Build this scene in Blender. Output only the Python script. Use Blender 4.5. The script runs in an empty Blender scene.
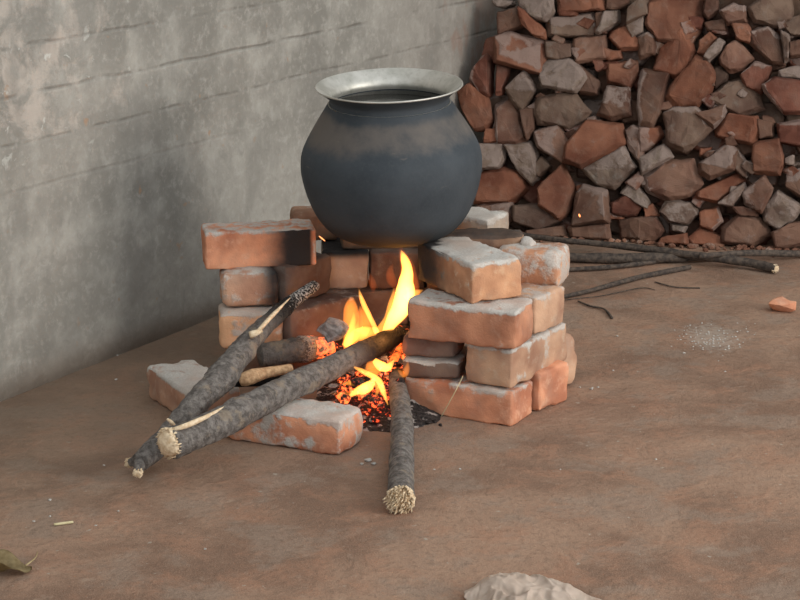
import bpy, bmesh, math, random
from mathutils import Vector, Matrix, noise
random.seed(7)
C = bpy.context.scene.collection
PI = math.pi
F = 2000.0; PIT = math.radians(15); CH = 1.24      # focal length in pixels, camera pitch, camera height

# ------------------------------------------------------------------ measuring helpers
def ray(x, y):
    a = (x-400)/F; b = (300-y)/F
    return Vector((a, math.cos(PIT)+b*math.sin(PIT), -math.sin(PIT)+b*math.cos(PIT)))
def gp(x, y, z=0.0):
    d = ray(x, y); t = (z-CH)/d.z
    return Vector((d.x*t, d.y*t, z))
def gy(x, y, Y):
    d = ray(x, y); t = Y/d.y
    return Vector((d.x*t, Y, CH+d.z*t))
def on_plane(x, y, p0, n):
    d = ray(x, y); o = Vector((0, 0, CH))
    t = (p0-o).dot(n)/d.dot(n)
    return o+d*t
def dirv(deg): return Vector((math.cos(math.radians(deg)), math.sin(math.radians(deg)), 0))
def fbm(p, o=4): return noise.fractal(p, 1.0, 2.0, o)

# ------------------------------------------------------------------ object helpers
def tag(o, label=None, cat=None, group=None, kind=None):
    if label: o['label'] = label
    if cat: o['category'] = cat
    if group: o['group'] = group
    if kind: o['kind'] = kind
    return o
def link(name, bm, mat, parent=None, smooth=True):
    me = bpy.data.meshes.new(name); bm.normal_update(); bm.to_mesh(me); bm.free()
    if mat:
        for m in (mat if isinstance(mat, (list, tuple)) else [mat]): me.materials.append(m)
    for p in me.polygons: p.use_smooth = smooth
    o = bpy.data.objects.new(name, me); C.objects.link(o)
    if parent:
        o.parent = parent
        o.matrix_parent_inverse = Matrix.Translation(-parent.location)
    return o
def empty(name, loc):
    o = bpy.data.objects.new(name, None); C.objects.link(o); o.location = loc; o.empty_display_size = .05
    return o
def attr(o, name, vals):
    a = o.data.attributes.new(name, 'FLOAT', 'POINT')
    a.data.foreach_set('value', vals)
def recenter(o):
    me = o.data; vs = [v.co for v in me.vertices]
    c = sum(vs, Vector())/len(vs); c.z = min(v.z for v in vs)
    me.transform(Matrix.Translation(-c)); o.location = c

# ------------------------------------------------------------------ materials
def newmat(name):
    m = bpy.data.materials.new(name); m.use_nodes = True
    nt = m.node_tree; nt.nodes.clear()
    return m, nt
class N:
    def __init__(s, nt): s.nt = nt
    def n(s, t, **k):
        x = s.nt.nodes.new(t)
        for a, b in k.items(): setattr(x, a, b)
        return x
    def l(s, a, b): s.nt.links.new(a, b)
    def put(s, sock, v):
        if isinstance(v, bpy.types.NodeSocket): s.l(v, sock)
        elif v is not None: sock.default_value = v
    def math(s, op, a, b=None, c=None, clamp=False):
        x = s.n('ShaderNodeMath', operation=op, use_clamp=clamp)
        s.put(x.inputs[0], a); s.put(x.inputs[1], b)
        if c is not None: s.put(x.inputs[2], c)
        return x.outputs[0]
    def mix(s, f, a, b, mode='MIX'):
        x = s.n('ShaderNodeMix', data_type='RGBA', blend_type=mode)
        s.put(x.inputs[0], f); s.put(x.inputs[6], a); s.put(x.inputs[7], b)
        return x.outputs[2]
    def noise(s, vec, scale, detail=4, rough=.55, dist=0):
        x = s.n('ShaderNodeTexNoise'); s.l(vec, x.inputs['Vector'])
        x.inputs['Scale'].default_value = scale; x.inputs['Detail'].default_value = detail
        x.inputs['Roughness'].default_value = rough; x.inputs['Distortion'].default_value = dist
        return x.outputs['Fac']
    def ramp(s, f, lo, hi):
        x = s.n('ShaderNodeMapRange'); s.put(x.inputs[0], f)
        x.interpolation_type = 'SMOOTHSTEP'
        x.inputs[1].default_value = lo; x.inputs[2].default_value = hi
        return x.outputs[0]
    def mapping(s, vec, scale=(1,1,1), rot=(0,0,0), loc=(0,0,0)):
        x = s.n('ShaderNodeMapping'); s.l(vec, x.inputs[0])
        x.inputs['Scale'].default_value = scale; x.inputs['Rotation'].default_value = rot
        x.inputs['Location'].default_value = loc
        return x.outputs[0]
    def attr(s, name):
        x = s.n('ShaderNodeAttribute'); x.attribute_name = name
        return x.outputs['Fac']
    def bump(s, h, strength, dist=.01, nrm=None):
        x = s.n('ShaderNodeBump'); x.inputs['Strength'].default_value = strength
        x.inputs['Distance'].default_value = dist; s.l(h, x.inputs['Height'])
        if nrm: s.l(nrm, x.inputs['Normal'])
        return x.outputs[0]
    def bsdf(s, col, rough, nrm=None, metal=0, emi=None, emis=0, spec=.3):
        b = s.n('ShaderNodeBsdfPrincipled'); o = s.n('ShaderNodeOutputMaterial')
        s.put(b.inputs['Base Color'], col); s.put(b.inputs['Roughness'], rough)
        s.put(b.inputs['Metallic'], metal); b.inputs['Specular IOR Level'].default_value = spec
        if nrm: s.l(nrm, b.inputs['Normal'])
        if emi is not None:
            s.put(b.inputs['Emission Color'], emi); s.put(b.inputs['Emission Strength'], emis)
        s.l(b.outputs[0], o.inputs[0]); return b

def mat_clay():
    m, nt = newmat('fired_clay'); g = N(nt)
    oi = g.n('ShaderNodeObjectInfo'); tc = g.n('ShaderNodeTexCoord')
    off = g.n('ShaderNodeVectorMath', operation='ADD'); g.l(tc.outputs['Object'], off.inputs[0])
    sc = g.math('MULTIPLY', oi.outputs['Random'], 40.0)
    cmb = g.n('ShaderNodeCombineXYZ'); g.l(sc, cmb.inputs[0]); g.l(sc, cmb.inputs[1]); g.l(sc, cmb.inputs[2])
    g.l(cmb.outputs[0], off.inputs[1]); v = off.outputs[0]
    big = g.noise(v, 9, 3); mid = g.noise(v, 38, 5, .6); fine = g.noise(v, 260, 3, .6)
    base = oi.outputs['Color']
    dark = g.mix(1.0, base, (.62, .55, .52, 1), 'MULTIPLY')
    lite = g.mix(1.0, base, (1.22, 1.28, 1.2, 1), 'MULTIPLY')
    c = g.mix(g.ramp(big, .3, .7), dark, lite)
    c = g.mix(g.math('MULTIPLY', g.ramp(mid, .52, .72), .45), c, g.mix(1.0, base, (1.15, 1.55, 1.7, 1), 'MULTIPLY'))
    # lime and mud mortar clinging to the clay
    ma = g.attr('mort')
    mm = g.math('ADD', ma, g.math('MULTIPLY', g.math('SUBTRACT', mid, .5), 1.5))
    mm = g.math('ADD', mm, g.math('MULTIPLY', g.math('SUBTRACT', big, .5), 1.0))
    mask = g.ramp(mm, .38, .72)
    mcol = g.mix(g.ramp(fine, .25, .75), (.46, .43, .39, 1), (.60, .575, .53, 1))
    mcol = g.mix(g.math('MULTIPLY', g.ramp(big, .4, .7), .5), mcol, g.mix(.45, (.46, .38, .32, 1), base))
    mcol = g.mix(g.math('SUBTRACT', 1.0, oi.outputs['Alpha']), mcol, g.mix(.4, (.245, .180, .152, 1), base))  # low alpha picks the heap's mortar, its shade painted in as a darker tone
    c = g.mix(mask, c, mcol)
    dust = g.math('MULTIPLY', g.ramp(g.noise(v, 16, 4, .6), .45, .75), .3)
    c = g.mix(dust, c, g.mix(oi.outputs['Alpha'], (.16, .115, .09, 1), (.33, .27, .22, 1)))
    sa = g.attr('soot')
    sm = g.ramp(g.math('ADD', sa, g.math('MULTIPLY', g.math('SUBTRACT', mid, .5), .35)), .05, .95)
    c = g.mix(sm, c, (.035, .032, .032, 1))
    h = g.math('ADD', g.math('MULTIPLY', mid, .7), g.math('MULTIPLY', fine, .35))
    h = g.math('ADD', h, g.math('MULTIPLY', mask, .35))
    g.bsdf(c, .95, g.bump(h, .55, .006), spec=.15)
    return m
def mat_plaster():
    m, nt = newmat('old_cement_wash'); g = N(nt)
    tc = g.n('ShaderNodeTexCoord'); v = tc.outputs['Object']       # x along the wall, z up
    sep = g.n('ShaderNodeSeparateXYZ'); g.l(v, sep.inputs[0])
    x, z = sep.outputs[0], sep.outputs[2]
    big = g.noise(v, 2.2, 5, .6); mid = g.noise(v, 9, 6, .62); fine = g.noise(v, 60, 5, .65)
    brush = g.noise(v, 26, 6, .7, .35)
    c = g.mix(g.ramp(big, .35, .65), (.235, .222, .195, 1), (.35, .33, .292, 1))
    c = g.mix(g.math('MULTIPLY', g.ramp(mid, .45, .66), .6), c, (.43, .41, .365, 1))
    c = g.mix(g.math('MULTIPLY', g.ramp(brush, .5, .68), .4), c, (.22, .21, .188, 1))
    c = g.mix(g.math('MULTIPLY', g.ramp(brush, .48, .34), .4), c, (.46, .44, .40, 1))
    c = g.mix(g.math('MULTIPLY', g.ramp(fine, .5, .7), .35), c, (.48, .45, .40, 1))
    # peeled, pinkish whitewash high on the near end of the wall
    near = g.math('MULTIPLY', g.ramp(x, .75, .1), g.ramp(z, .35, .6))
    pm = g.math('ADD', near, g.math('MULTIPLY', g.math('SUBTRACT', g.noise(v, 10, 6, .68, .3), .5), 3.4))
    pmk = g.ramp(pm, .7, 1.25)
    c = g.mix(g.math('MULTIPLY', pmk, .6), c, (.56, .485, .42, 1))
    c = g.mix(g.math('MULTIPLY', g.ramp(g.noise(v, 26, 4, .6, .5), .62, .70), near), c, (.58, .57, .52, 1))
    c = g.mix(g.math('MULTIPLY', g.ramp(g.noise(g.mapping(v, loc=(3, 0, 0)), 22, 3), .66, .74), .6), c, (.42, .24, .13, 1))
    # bare brick showing at the far end
    far = g.math('MULTIPLY', g.ramp(x, 1.5, 2.1), g.ramp(z, .2, .5))
    fm = g.ramp(g.math('ADD', far, g.math('MULTIPLY', g.math('SUBTRACT', g.noise(g.mapping(v, (1, 1, .6)), 18, 4), .5), 2.6)), .75, 1.1)
    c = g.mix(g.math('MULTIPLY', fm, .45), c, (.30, .15, .10, 1))
    c = g.mix(g.math('MULTIPLY', g.ramp(x, 1.35, 2.1), .35), c, (.26, .21, .18, 1))
    streak = g.noise(g.mapping(v, (1, 1, .5), (0, 0, 0)), 7, 5, .6)
    c = g.mix(g.math('MULTIPLY', g.ramp(streak, .5, .64), .45), c, (.235, .222, .198, 1))
    foot = g.math('MULTIPLY', g.ramp(g.math('ADD', z, g.math('MULTIPLY', mid, -.06)), .05, -.03), .6)
    c = g.mix(foot, c, (.24, .19, .15, 1))
    # joints between the courses, fading where the wash is thick
    wz = g.math('ADD', z, g.math('MULTIPLY', g.math('SUBTRACT', g.noise(v, 5, 2), .5), .018))
    fr = g.math('FRACT', g.math('DIVIDE', g.math('ADD', wz, .01), .095))
    j = g.math('ABSOLUTE', g.math('SUBTRACT', fr, .5))
    joint = g.ramp(j, .07, .0)
    vis = g.math('MULTIPLY', g.ramp(z, .3, .62), g.ramp(g.noise(v, 6, 4, .7), .40, .6))
    jm = g.math('MULTIPLY', joint, vis)
    c = g.mix(g.math('MULTIPLY', jm, .38), c, (.13, .12, .105, 1))
    h = g.math('ADD', g.math('MULTIPLY', mid, .6), g.math('MULTIPLY', fine, .3))
    h = g.math('ADD', h, g.math('MULTIPLY', brush, .35))
    h = g.math('SUBTRACT', h, g.math('MULTIPLY', jm, .6))
    h = g.math('SUBTRACT', h, g.math('MULTIPLY', pmk, .25))
    g.bsdf(c, .92, g.bump(h, .6, .008), spec=.15)
    return m
def mat_floor():
    m, nt = newmat('trodden_earth'); g = N(nt)
    tc = g.n('ShaderNodeTexCoord'); v = tc.outputs['Object']
    big = g.noise(v, 2.6, 5, .65, .4); mid = g.noise(v, 9, 6, .66, .4); fine = g.noise(v, 70, 5, .7); grain = g.noise(v, 420, 3, .6)
    c = g.mix(g.ramp(big, .38, .62), (.205, .122, .084, 1), (.345, .218, .150, 1))
    c = g.mix(g.math('MULTIPLY', g.ramp(mid, .48, .64), .55), c, (.36, .19, .12, 1))
    c = g.mix(g.math('MULTIPLY', g.ramp(g.noise(v, 6, 6, .66), .5, .62), .6), c, (.27, .205, .16, 1))
    c = g.mix(g.math('MULTIPLY', g.ramp(g.noise(v, 23, 5, .7), .56, .75), .4), c, (.44, .34, .26, 1))
    c = g.mix(g.math('MULTIPLY', g.ramp(fine, .48, .66), .45), c, (.15, .10, .072, 1))
    c = g.mix(g.math('MULTIPLY', g.ramp(g.noise(v, 55, 2), .71, .74), .6), c, (.42, .38, .32, 1))
    c = g.mix(g.math('MULTIPLY', g.ramp(grain, .45, .62), .3), c, (.46, .325, .23, 1))
    # shade painted into the earth colour, deepening toward the left wall
    sep = g.n('ShaderNodeSeparateXYZ'); g.l(v, sep.inputs[0])
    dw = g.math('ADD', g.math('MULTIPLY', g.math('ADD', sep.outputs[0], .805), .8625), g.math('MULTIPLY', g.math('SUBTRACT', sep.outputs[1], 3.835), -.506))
    left_shade = g.math('MULTIPLY', g.ramp(g.math('ADD', dw, g.math('MULTIPLY', g.math('SUBTRACT', mid, .5), .5)), .75, .0), .6)
    c = g.mix(left_shade, c, (.16, .12, .085, 1))
    # fine ash and lime powder trodden in near the heap
    def spot(px, py, r, s):
        p = gp(px, py); q = g.n('ShaderNodeVectorMath', operation='DISTANCE')
        g.l(g.mapping(v, (1, .55, 1), loc=(0, 0, 0)), q.inputs[0]); q.inputs[1].default_value = (p.x, p.y*.55, 0)
        d = g.math('ADD', g.math('DIVIDE', q.outputs['Value'], r), g.math('MULTIPLY', g.math('SUBTRACT', fine, .5), 2.2))
        return g.math('MULTIPLY', g.ramp(d, 1.0, .3), s)
    c = g.mix(spot(712, 338, .075, .4), c, (.42, .40, .35, 1))
    c = g.mix(spot(400, 400, .22, .5), c, (.17, .135, .115, 1))
    h = g.math('ADD', g.math('MULTIPLY', mid, 1.2), g.math('ADD', g.math('MULTIPLY', fine, .35), g.math('MULTIPLY', grain, .12)))
    g.bsdf(c, .93, g.bump(h, .7, .012), spec=.15)
    return m
def mat_bark():
    m, nt = newmat('grey_bark'); g = N(nt)
    tc = g.n('ShaderNodeTexCoord'); v = tc.outputs['Object']
    f = g.noise(v, 75, 6, .72, .3); f2 = g.noise(v, 230, 4, .65); b = g.noise(v, 24, 4, .65)
    c = g.mix(g.ramp(f, .35, .68), (.11, .095, .086, 1), (.29, .26, .235, 1))
    c = g.mix(g.math('MULTIPLY', g.ramp(b, .54, .62), .55), c, (.36, .285, .205, 1))
    c = g.mix(g.math('MULTIPLY', g.ramp(f2, .55, .75), .4), c, (.32, .29, .25, 1))
    ch = g.attr('soot'); c = g.mix(g.ramp(g.math('ADD', ch, g.math('MULTIPLY', g.math('SUBTRACT', f, .5), .6)), .3, .7), c, (.02, .018, .017, 1))
    ash = g.attr('mort'); c = g.mix(g.ramp(g.math('ADD', ash, g.math('MULTIPLY', g.math('SUBTRACT', f2, .5), 1.2)), .45, .6), c, (.55, .53, .50, 1))
    ht = g.attr('glow_amount')
    e = g.ramp(g.math('ADD', ht, g.math('MULTIPLY', g.math('SUBTRACT', g.noise(v, 90, 3), .5), 1.6)), .5, .9)
    g.bsdf(c, .9, g.bump(g.math('ADD', f, g.math('MULTIPLY', f2, .4)), 1.0, .009), emi=(1, .13, .02, 1), emis=g.math('MULTIPLY', e, 2.2), spec=.2)
    return m
def mat_wood(name, a, b):
    m, nt = newmat(name); g = N(nt)
    tc = g.n('ShaderNodeTexCoord'); v = tc.outputs['Object']
    f = g.noise(v, 130, 5, .6); f2 = g.noise(v, 35, 3)
    c = g.mix(g.ramp(f, .3, .7), a, b)
    c = g.mix(g.math('MULTIPLY', g.ramp(f2, .5, .7), .3), c, (.26, .16, .08, 1))
    g.bsdf(c, .85, g.bump(f, .5, .003), spec=.2)
    return m
def mat_char():
    m, nt = newmat('burnt_charcoal'); g = N(nt)
    tc = g.n('ShaderNodeTexCoord'); v = tc.outputs['Object']; oi = g.n('ShaderNodeObjectInfo')
    f = g.noise(v, 150, 5, .7); w = g.noise(v, 80, 3, .6, .5)
    a = g.attr('mort')
    c = g.mix(g.ramp(f, .35, .7), (.018, .015, .014, 1), (.075, .06, .055, 1))
    c = g.mix(g.ramp(g.math('ADD', a, g.math('MULTIPLY', g.math('SUBTRACT', w, .5), 1.6)), .45, .62), c, (.42, .37, .34, 1))
    h = g.attr('glow_amount')
    e = g.ramp(g.math('ADD', h, g.math('MULTIPLY', g.math('SUBTRACT', f, .5), 2.0)), .45, .95)
    ec = g.mix(e, (1, .035, .012, 1), (1, .14, .03, 1))
    g.bsdf(c, .9, g.bump(f, .8, .004), emi=ec, emis=g.math('MULTIPLY', g.math('MULTIPLY', e, g.ramp(g.noise(v, 75, 4, .65), .4, .6)), 3.2), spec=.15)
    return m
def mat_pot():
    m, nt = newmat('sooted_aluminium'); g = N(nt)
    tc = g.n('ShaderNodeTexCoord'); v = tc.outputs['Object']
    sep = g.n('ShaderNodeSeparateXYZ'); g.l(v, sep.inputs[0]); z = sep.outputs[2]
    mid = g.noise(v, 12, 5, .6); fine = g.noise(v, 170, 4, .6); st = g.noise(g.mapping(v, (1, 1, 3)), 22, 4)
    c = g.mix(g.ramp(mid, .3, .7), (.034, .042, .050, 1), (.052, .061, .070, 1))  # soot colour made bluer and lighter, with the smoke haze painted in
    c = g.mix(g.math('MULTIPLY', g.ramp(fine, .45, .8), .4), c, (.065, .07, .074, 1))
    band = g.math('MULTIPLY', g.ramp(z, .17, .235), g.ramp(z, .285, .25))
    b = g.ramp(g.math('ADD', band, g.math('MULTIPLY', g.math('SUBTRACT', mid, .5), 1.5)), .45, 1.15)
    c = g.mix(g.math('MULTIPLY', b, .7), c, (.15, .125, .105, 1))
    c = g.mix(g.math('MULTIPLY', g.ramp(st, .68, .76), .35), c, (.15, .13, .11, 1))
    c = g.mix(g.math('MULTIPLY', g.ramp(z, .075, .02), .75), c, (.012, .012, .012, 1))
    g.bsdf(c, g.math('ADD', .62, g.math('MULTIPLY', mid, .2)), g.bump(g.math('ADD', fine, mid), .12, .003), spec=.3)
    return m
def mat_alu():
    m, nt = newmat('worn_aluminium'); g = N(nt)
    tc = g.n('ShaderNodeTexCoord'); v = tc.outputs['Object']
    f = g.noise(v, 20, 5); f2 = g.noise(v, 120, 3)
    c = g.mix(g.ramp(f, .3, .7), (.44, .43, .38, 1), (.64, .62, .57, 1))
    c = g.mix(g.math('MULTIPLY', g.ramp(f2, .5, .8), .4), c, (.28, .25, .21, 1))
    g.bsdf(c, .5, g.bump(f2, .2, .002), metal=.7)
    return m
def mat_plain(name, a, b, scale=40, rough=.9, bump=.3, bd=.004, **k):
    m, nt = newmat(name); g = N(nt)
    tc = g.n('ShaderNodeTexCoord'); f = g.noise(tc.outputs['Object'], scale, 5, .6)
    g.bsdf(g.mix(g.ramp(f, .3, .7), a, b), rough, g.bump(f, bump, bd), **k)
    return m
def mat_flame(name, col, s):
    m, nt = newmat(name); g = N(nt)
    tc = g.n('ShaderNodeTexCoord')
    e = g.n('ShaderNodeEmission'); e.inputs[0].default_value = (*col, 1); e.inputs[1].default_value = s
    o = g.n('ShaderNodeOutputMaterial'); g.l(e.outputs[0], o.inputs['Volume'])
    return m
def mat_glow(name, col, s):
    m, nt = newmat(name); g = N(nt)
    e = g.n('ShaderNodeEmission'); e.inputs[0].default_value = (*col, 1); e.inputs[1].default_value = s
    o = g.n('ShaderNodeOutputMaterial'); g.l(e.outputs[0], o.inputs[0]); return m

CLAY = mat_clay(); PLASTER = mat_plaster(); FLOOR = mat_floor(); BARK = mat_bark(); CHAR = mat_char()
PALE = mat_wood('pale_split_wood', (.60, .43, .26, 1), (.85, .70, .50, 1)); TAN = mat_wood('tan_wood', (.33, .19, .10, 1), (.58, .37, .21, 1))
POT = mat_pot(); ALU = mat_alu()
ASH = mat_plain('grey_ash', (.17, .14, .125, 1), (.5, .44, .41, 1), 60, .95, .6)
DARKSTICK = mat_plain('dark_twig_bark', (.035, .028, .025, 1), (.12, .09, .07, 1), 90, .85, .6)
CLOTH = mat_plain('off_white_plastic_sheet', (.70, .57, .47, 1), (.80, .68, .58, 1), 18, .55, .15)
LEAF = mat_plain('dry_leaf', (.26, .19, .09, 1), (.42, .33, .18, 1), 50, .8, .4)
STRAW = mat_plain('straw', (.55, .48, .27, 1), (.7, .62, .4, 1), 50, .8, .2)
LIME = mat_plain('lime_crumb', (.4, .37, .33, 1), (.6, .57, .53, 1), 60, .95, .5)
LIQ = mat_plain('cooking_water', (.05, .05, .045, 1), (.09, .088, .08, 1), 20, .12, .12, spec=.5)

# ------------------------------------------------------------------ camera
cam = bpy.data.cameras.new('camera'); co = bpy.data.objects.new('camera', cam); C.objects.link(co)
co.location = (0, 0, CH); co.rotation_euler = (PI/2-PIT, 0, 0)
cam.sensor_width = 36; cam.lens = 36*F/800; cam.clip_end = 60
bpy.context.scene.camera = co

# ------------------------------------------------------------------ room shell
WA = Vector((-.805, 3.835, 0)); WD = Vector((.506, .8625, 0)).normalized(); WN = Vector((WD.y, -WD.x, 0))
def grid(nx, ny, fn):
    bm = bmesh.new(); vs = [[bm.verts.new(fn(i/nx, j/ny)) for j in range(ny+1)] for i in range(nx+1)]
    for i in range(nx):
        for j in range(ny): bm.faces.new((vs[i][j], vs[i+1][j], vs[i+1][j+1], vs[i][j+1]))
    return bm
# floor
bm = grid(2, 2, lambda u, v: Vector((-4+9*u, -.5+9*v, 0)))
fl = link('floor', bm, FLOOR, None, False); tag(fl, kind='structure')
bm = bmesh.new()
def wall(name, a, d, l0, l1, h, mat, n, thick=.12):
    # object frame: local x along the wall, local z up
    nx, nz = 60, 30
    bm = grid(nx, nz, lambda u, v: Vector((l0+(l1-l0)*u, 0, -.03+(h+.03)*v)))
    for v in bm.verts:
        p = Vector((v.co.x, 0, v.co.z)); v.co.y += .006*fbm(p*3+Vector((5, 0, 0)))
    ext = bmesh.ops.extrude_face_region(bm, geom=bm.faces[:])
    for v in [e for e in ext['geom'] if isinstance(e, bmesh.types.BMVert)]: v.co.y = thick
    o = link(name, bm, mat, None, True)
    o.location = a; o.rotation_euler = (0, 0, math.atan2(d.y, d.x)); tag(o, kind='structure'); return o
wl = wall('wall_left', WA, WD, -2.6, 2.25, 2.4, PLASTER, WN)
corner = WA+WD*2.25
BD = Vector((.965, -.262, 0)).normalized()
wall('wall_back', corner+Vector((.06, .06, 0)), BD, -.1, 2.9, 2.4, PLASTER, None)

# ------------------------------------------------------------------ worn brick
def axis_pts(L, r, step=.011):
    e = [0, r*.12, r*.35, r*.65, r]
    n = max(2, int((L-2*r)/step)); m = [r+(L-2*r)*i/n for i in range(1, n)]
    return e+m+[L-x for x in reversed(e)]
def worn_box(L, W, H, seed, r=.008, rough=.0022, chips=5, rmax=.018):
    xs, ys, zs = axis_pts(L, r), axis_pts(W, r), axis_pts(H, r)
    bm = bmesh.new(); d = {}
    def V(i, j, k):
        key = (i, j, k)
        if key not in d: d[key] = bm.verts.new((xs[i], ys[j], zs[k]))
        return d[key]
    nx, ny, nz = len(xs)-1, len(ys)-1, len(zs)-1
    for i in range(nx):
        for j in range(ny):
            bm.faces.new((V(i,j,0), V(i,j+1,0), V(i+1,j+1,0), V(i+1,j,0)))
            bm.faces.new((V(i,j,nz), V(i+1,j,nz), V(i+1,j+1,nz), V(i,j+1,nz)))
    for i in range(nx):
        for k in range(nz):
            bm.faces.new((V(i,0,k), V(i+1,0,k), V(i+1,0,k+1), V(i,0,k+1)))
            bm.faces.new((V(i,ny,k), V(i,ny,k+1), V(i+1,ny,k+1), V(i+1,ny,k)))
    for j in range(ny):
        for k in range(nz):
            bm.faces.new((V(0,j,k), V(0,j,k+1), V(0,j+1,k+1), V(0,j+1,k)))
            bm.faces.new((V(nx,j,k), V(nx,j+1,k), V(nx,j+1,k+1), V(nx,j,k+1)))
    rnd = random.Random(seed); S = Vector((seed*3.7, seed*1.3, seed*.7))
    cc = []
    for _ in range(chips):
        a = rnd.choice((0, 1, 2)); p = [rnd.uniform(0, L), rnd.uniform(0, W), rnd.uniform(0, H)]
        for q in range(3):
            if q != a: p[q] = rnd.choice((0, (L, W, H)[q]))
        cc.append((Vector(p), rnd.uniform(.008, .02)))
    for v in bm.verts:
        p = v.co.copy(); w = (fbm(p*16+S, 3)+1)*.5
        rr = r+(rmax-r)*max(0, min(1, w*1.4-.3))
        q = Vector((min(max(p.x, rr), L-rr), min(max(p.y, rr), W-rr), min(max(p.z, rr), H-rr)))
        dv = p-q
        if dv.length > 1e-6:
            n = dv.normalized(); p = q+n*min(rr, dv.length)
        else: n = Vector((0, 0, 1))
        for c0, cr in cc:
            e = (p-c0).length
            if e < cr: p = p+(Vector((L/2, W/2, H/2))-p).normalized()*(cr-e)*.45
        p = p+n*(rough*1.6*fbm(p*26+S, 3)+rough*.7*fbm(p*90+S, 2))
        v.co = p
    return bm
COL = {'O': (.73, .325, .20), 'D': (.50, .225, .14), 'B': (.31, .175, .12), 'P': (.54, .31, .22), 'G': (.36, .29, .235), 'W': (.50, .40, .34), 'R': (.30, .135, .095), 'S': (.22, .145, .12), 'T': (.64, .345, .205)}
HCOL = {'O': (.29, .118, .075), 'D': (.26, .112, .074), 'B': (.20, .108, .080), 'P': (.27, .145, .108), 'G': (.21, .135, .105), 'W': (.26, .19, .155), 'R': (.23, .092, .066), 'S': (.14, .088, .070)}  # heap palette: brick colours dimmed and flattened, shade and haze painted in
FC = Vector((-.05, 3.92, .12))
def brick(corner, ang, L, W, side, z0, H, label, col='O', top=.5, mort=.0, soot=.0, seed=None, sootfn=None, mortfn=None, tilt=(0, 0), r=.0045, rmax=.011, chips=6, name='brick', cat='brick', group=None):
    seed = seed if seed is not None else random.randint(1, 999)
    bm = worn_box(L, W, H, seed, r=r, rmax=rmax, chips=chips)
    if side < 0:
        for v in bm.verts: v.co.y -= W
    bmesh.ops.recalc_face_normals(bm, faces=bm.faces[:])
    bm.normal_update()
    M = Matrix.Translation((corner[0], corner[1], z0)) @ Matrix.Rotation(math.radians(ang), 4, 'Z') @ Matrix.Rotation(math.radians(tilt[0]), 4, 'X') @ Matrix.Rotation(math.radians(tilt[1]), 4, 'Y')
    mo, so = [], []
    for v in bm.verts:
        n = v.normal; p = v.co; w = M @ p
        a = mort
        if n.z > .5 or (H-p.z) < .008+.008*noise.noise(w*25): a = max(a, top)
        if mortfn: a = max(a, mortfn(p, w, n))
        s = soot
        if sootfn: s = max(s, sootfn(p, w, n))
        mo.append(a); so.append(s)
    o = link(name, bm, CLAY); o.matrix_world = M
    attr(o, 'mort', mo); attr(o, 'soot', so)
    c = COL[col]; j = random.Random(seed).uniform(-.03, .03)
    o.color = (c[0]*(1+j), c[1]*(1-j), c[2], 1)
    tag(o, label, cat, group); return o
def near(c, r0, r1, k=1.0):
    c = Vector(c)
    def f(p, w, n):
        d = (w-c).length
        return k*max(0, min(1, (r1-d)/(r1-r0)))
    return f

# right arm of the hearth
brick((.216, 3.674), 152, .235, .100, -1, 0, .070, 'bright orange brick on the floor at the front right foot of the stove', 'O', .62, seed=11, mortfn=lambda p, w, n: max(0, min(.5, (p.z-.03)*14)), sootfn=near((.02, 3.8, .0), .02, .12, .5))
brick((.276, 3.762), 142, .10, .104, -1, 0, .082, 'clean orange half brick upright on the floor at the right corner of the stove', 'O', .25, seed=12, r=.006, rmax=.012)
brick((.31, 3.885), 138, .12, .09, -1, 0, .112, 'round-ended orange-brown brick on the floor behind the right corner of the stove', 'P', .2, seed=13, r=.016, rmax=.034)
brick((.214, 3.684), 58, .235, .102, 1, .074, .079, 'pinkish brick running back along the right side, with a thick white mortar lip on top', 'P', .75, seed=14, mortfn=lambda p, w, n: .35 if n.y < -.5 and noise.noise(w*9) > .1 else 0)
brick((.114, 3.768), 168, .115, .11, -1, .108, .045, 'dull mauve-brown brick bat facing the fire in the second course', 'S', .3, seed=15, r=.012, rmax=.022)
brick((.116, 3.748), 166, .118, .12, -1, .072, .036, 'thin grey slab with a pale mortar edge wedged under the mauve-brown bat', 'S', .8, seed=16, r=.008, rmax=.016)
brick((.221, 3.670), 157, .225, .104, -1, .155, .078, 'long orange-brown brick with chalky top, third course of the right arm', 'D', .78, seed=17, mortfn=lambda p, w, n: .25 if noise.noise(w*12) > .2 else 0, sootfn=near((.01, 3.79, .19), .01, .07, .35))
brick((.266, 3.774), 146, .18, .116, -1, .155, .076, 'plain tan brick tucked behind the long brick in the third course', 'P', .45, seed=18)
brick((.138, 3.718), 119, .215, .115, -1, .235, .080, 'top right brick with a white powdery top and an orange pitted end', 'T', .85, seed=19, chips=7, sootfn=lambda p, w, n: max(near((.03, 3.90, .27), .03, .17, 1.1)(p, w, n)*(0 if n.z > .6 and (w-Vector((.03, 3.9, .31))).length > .05 else 1), 0), mortfn=lambda p, w, n: .30 if n.y > .5 else 0)
brick((.316, 3.872), 160, .14, .10, -1, .222, .076, 'rounded lump of brick caked in white mortar on the back right of the stove', 'T', .6, .62, seed=20, r=.012, rmax=.028, chips=8)
brick((.252, 3.950), 179, .20, .075, -1, .238, .078, 'sooty brick with a smooth dark top behind the powdery top brick', 'B', .2, seed=21, sootfn=lambda p, w, n: .68 if n.z > .4 else (.45 if w.x < .19 else .15), r=.008, rmax=.018)
brick((.185, 4.09), 150, .16, .10, -1, .238, .080, 'pale grey brick at the rear of the stove beside the pot', 'G', .7, .3, seed=22)
brick((.268, 3.93), 70, .035, .03, 1, .293, .018, 'small lump of white mortar on the back right of the stove', 'W', .9, .8, seed=23, r=.008, rmax=.014, chips=2, name='mortar_lump', cat='mortar')
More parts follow.
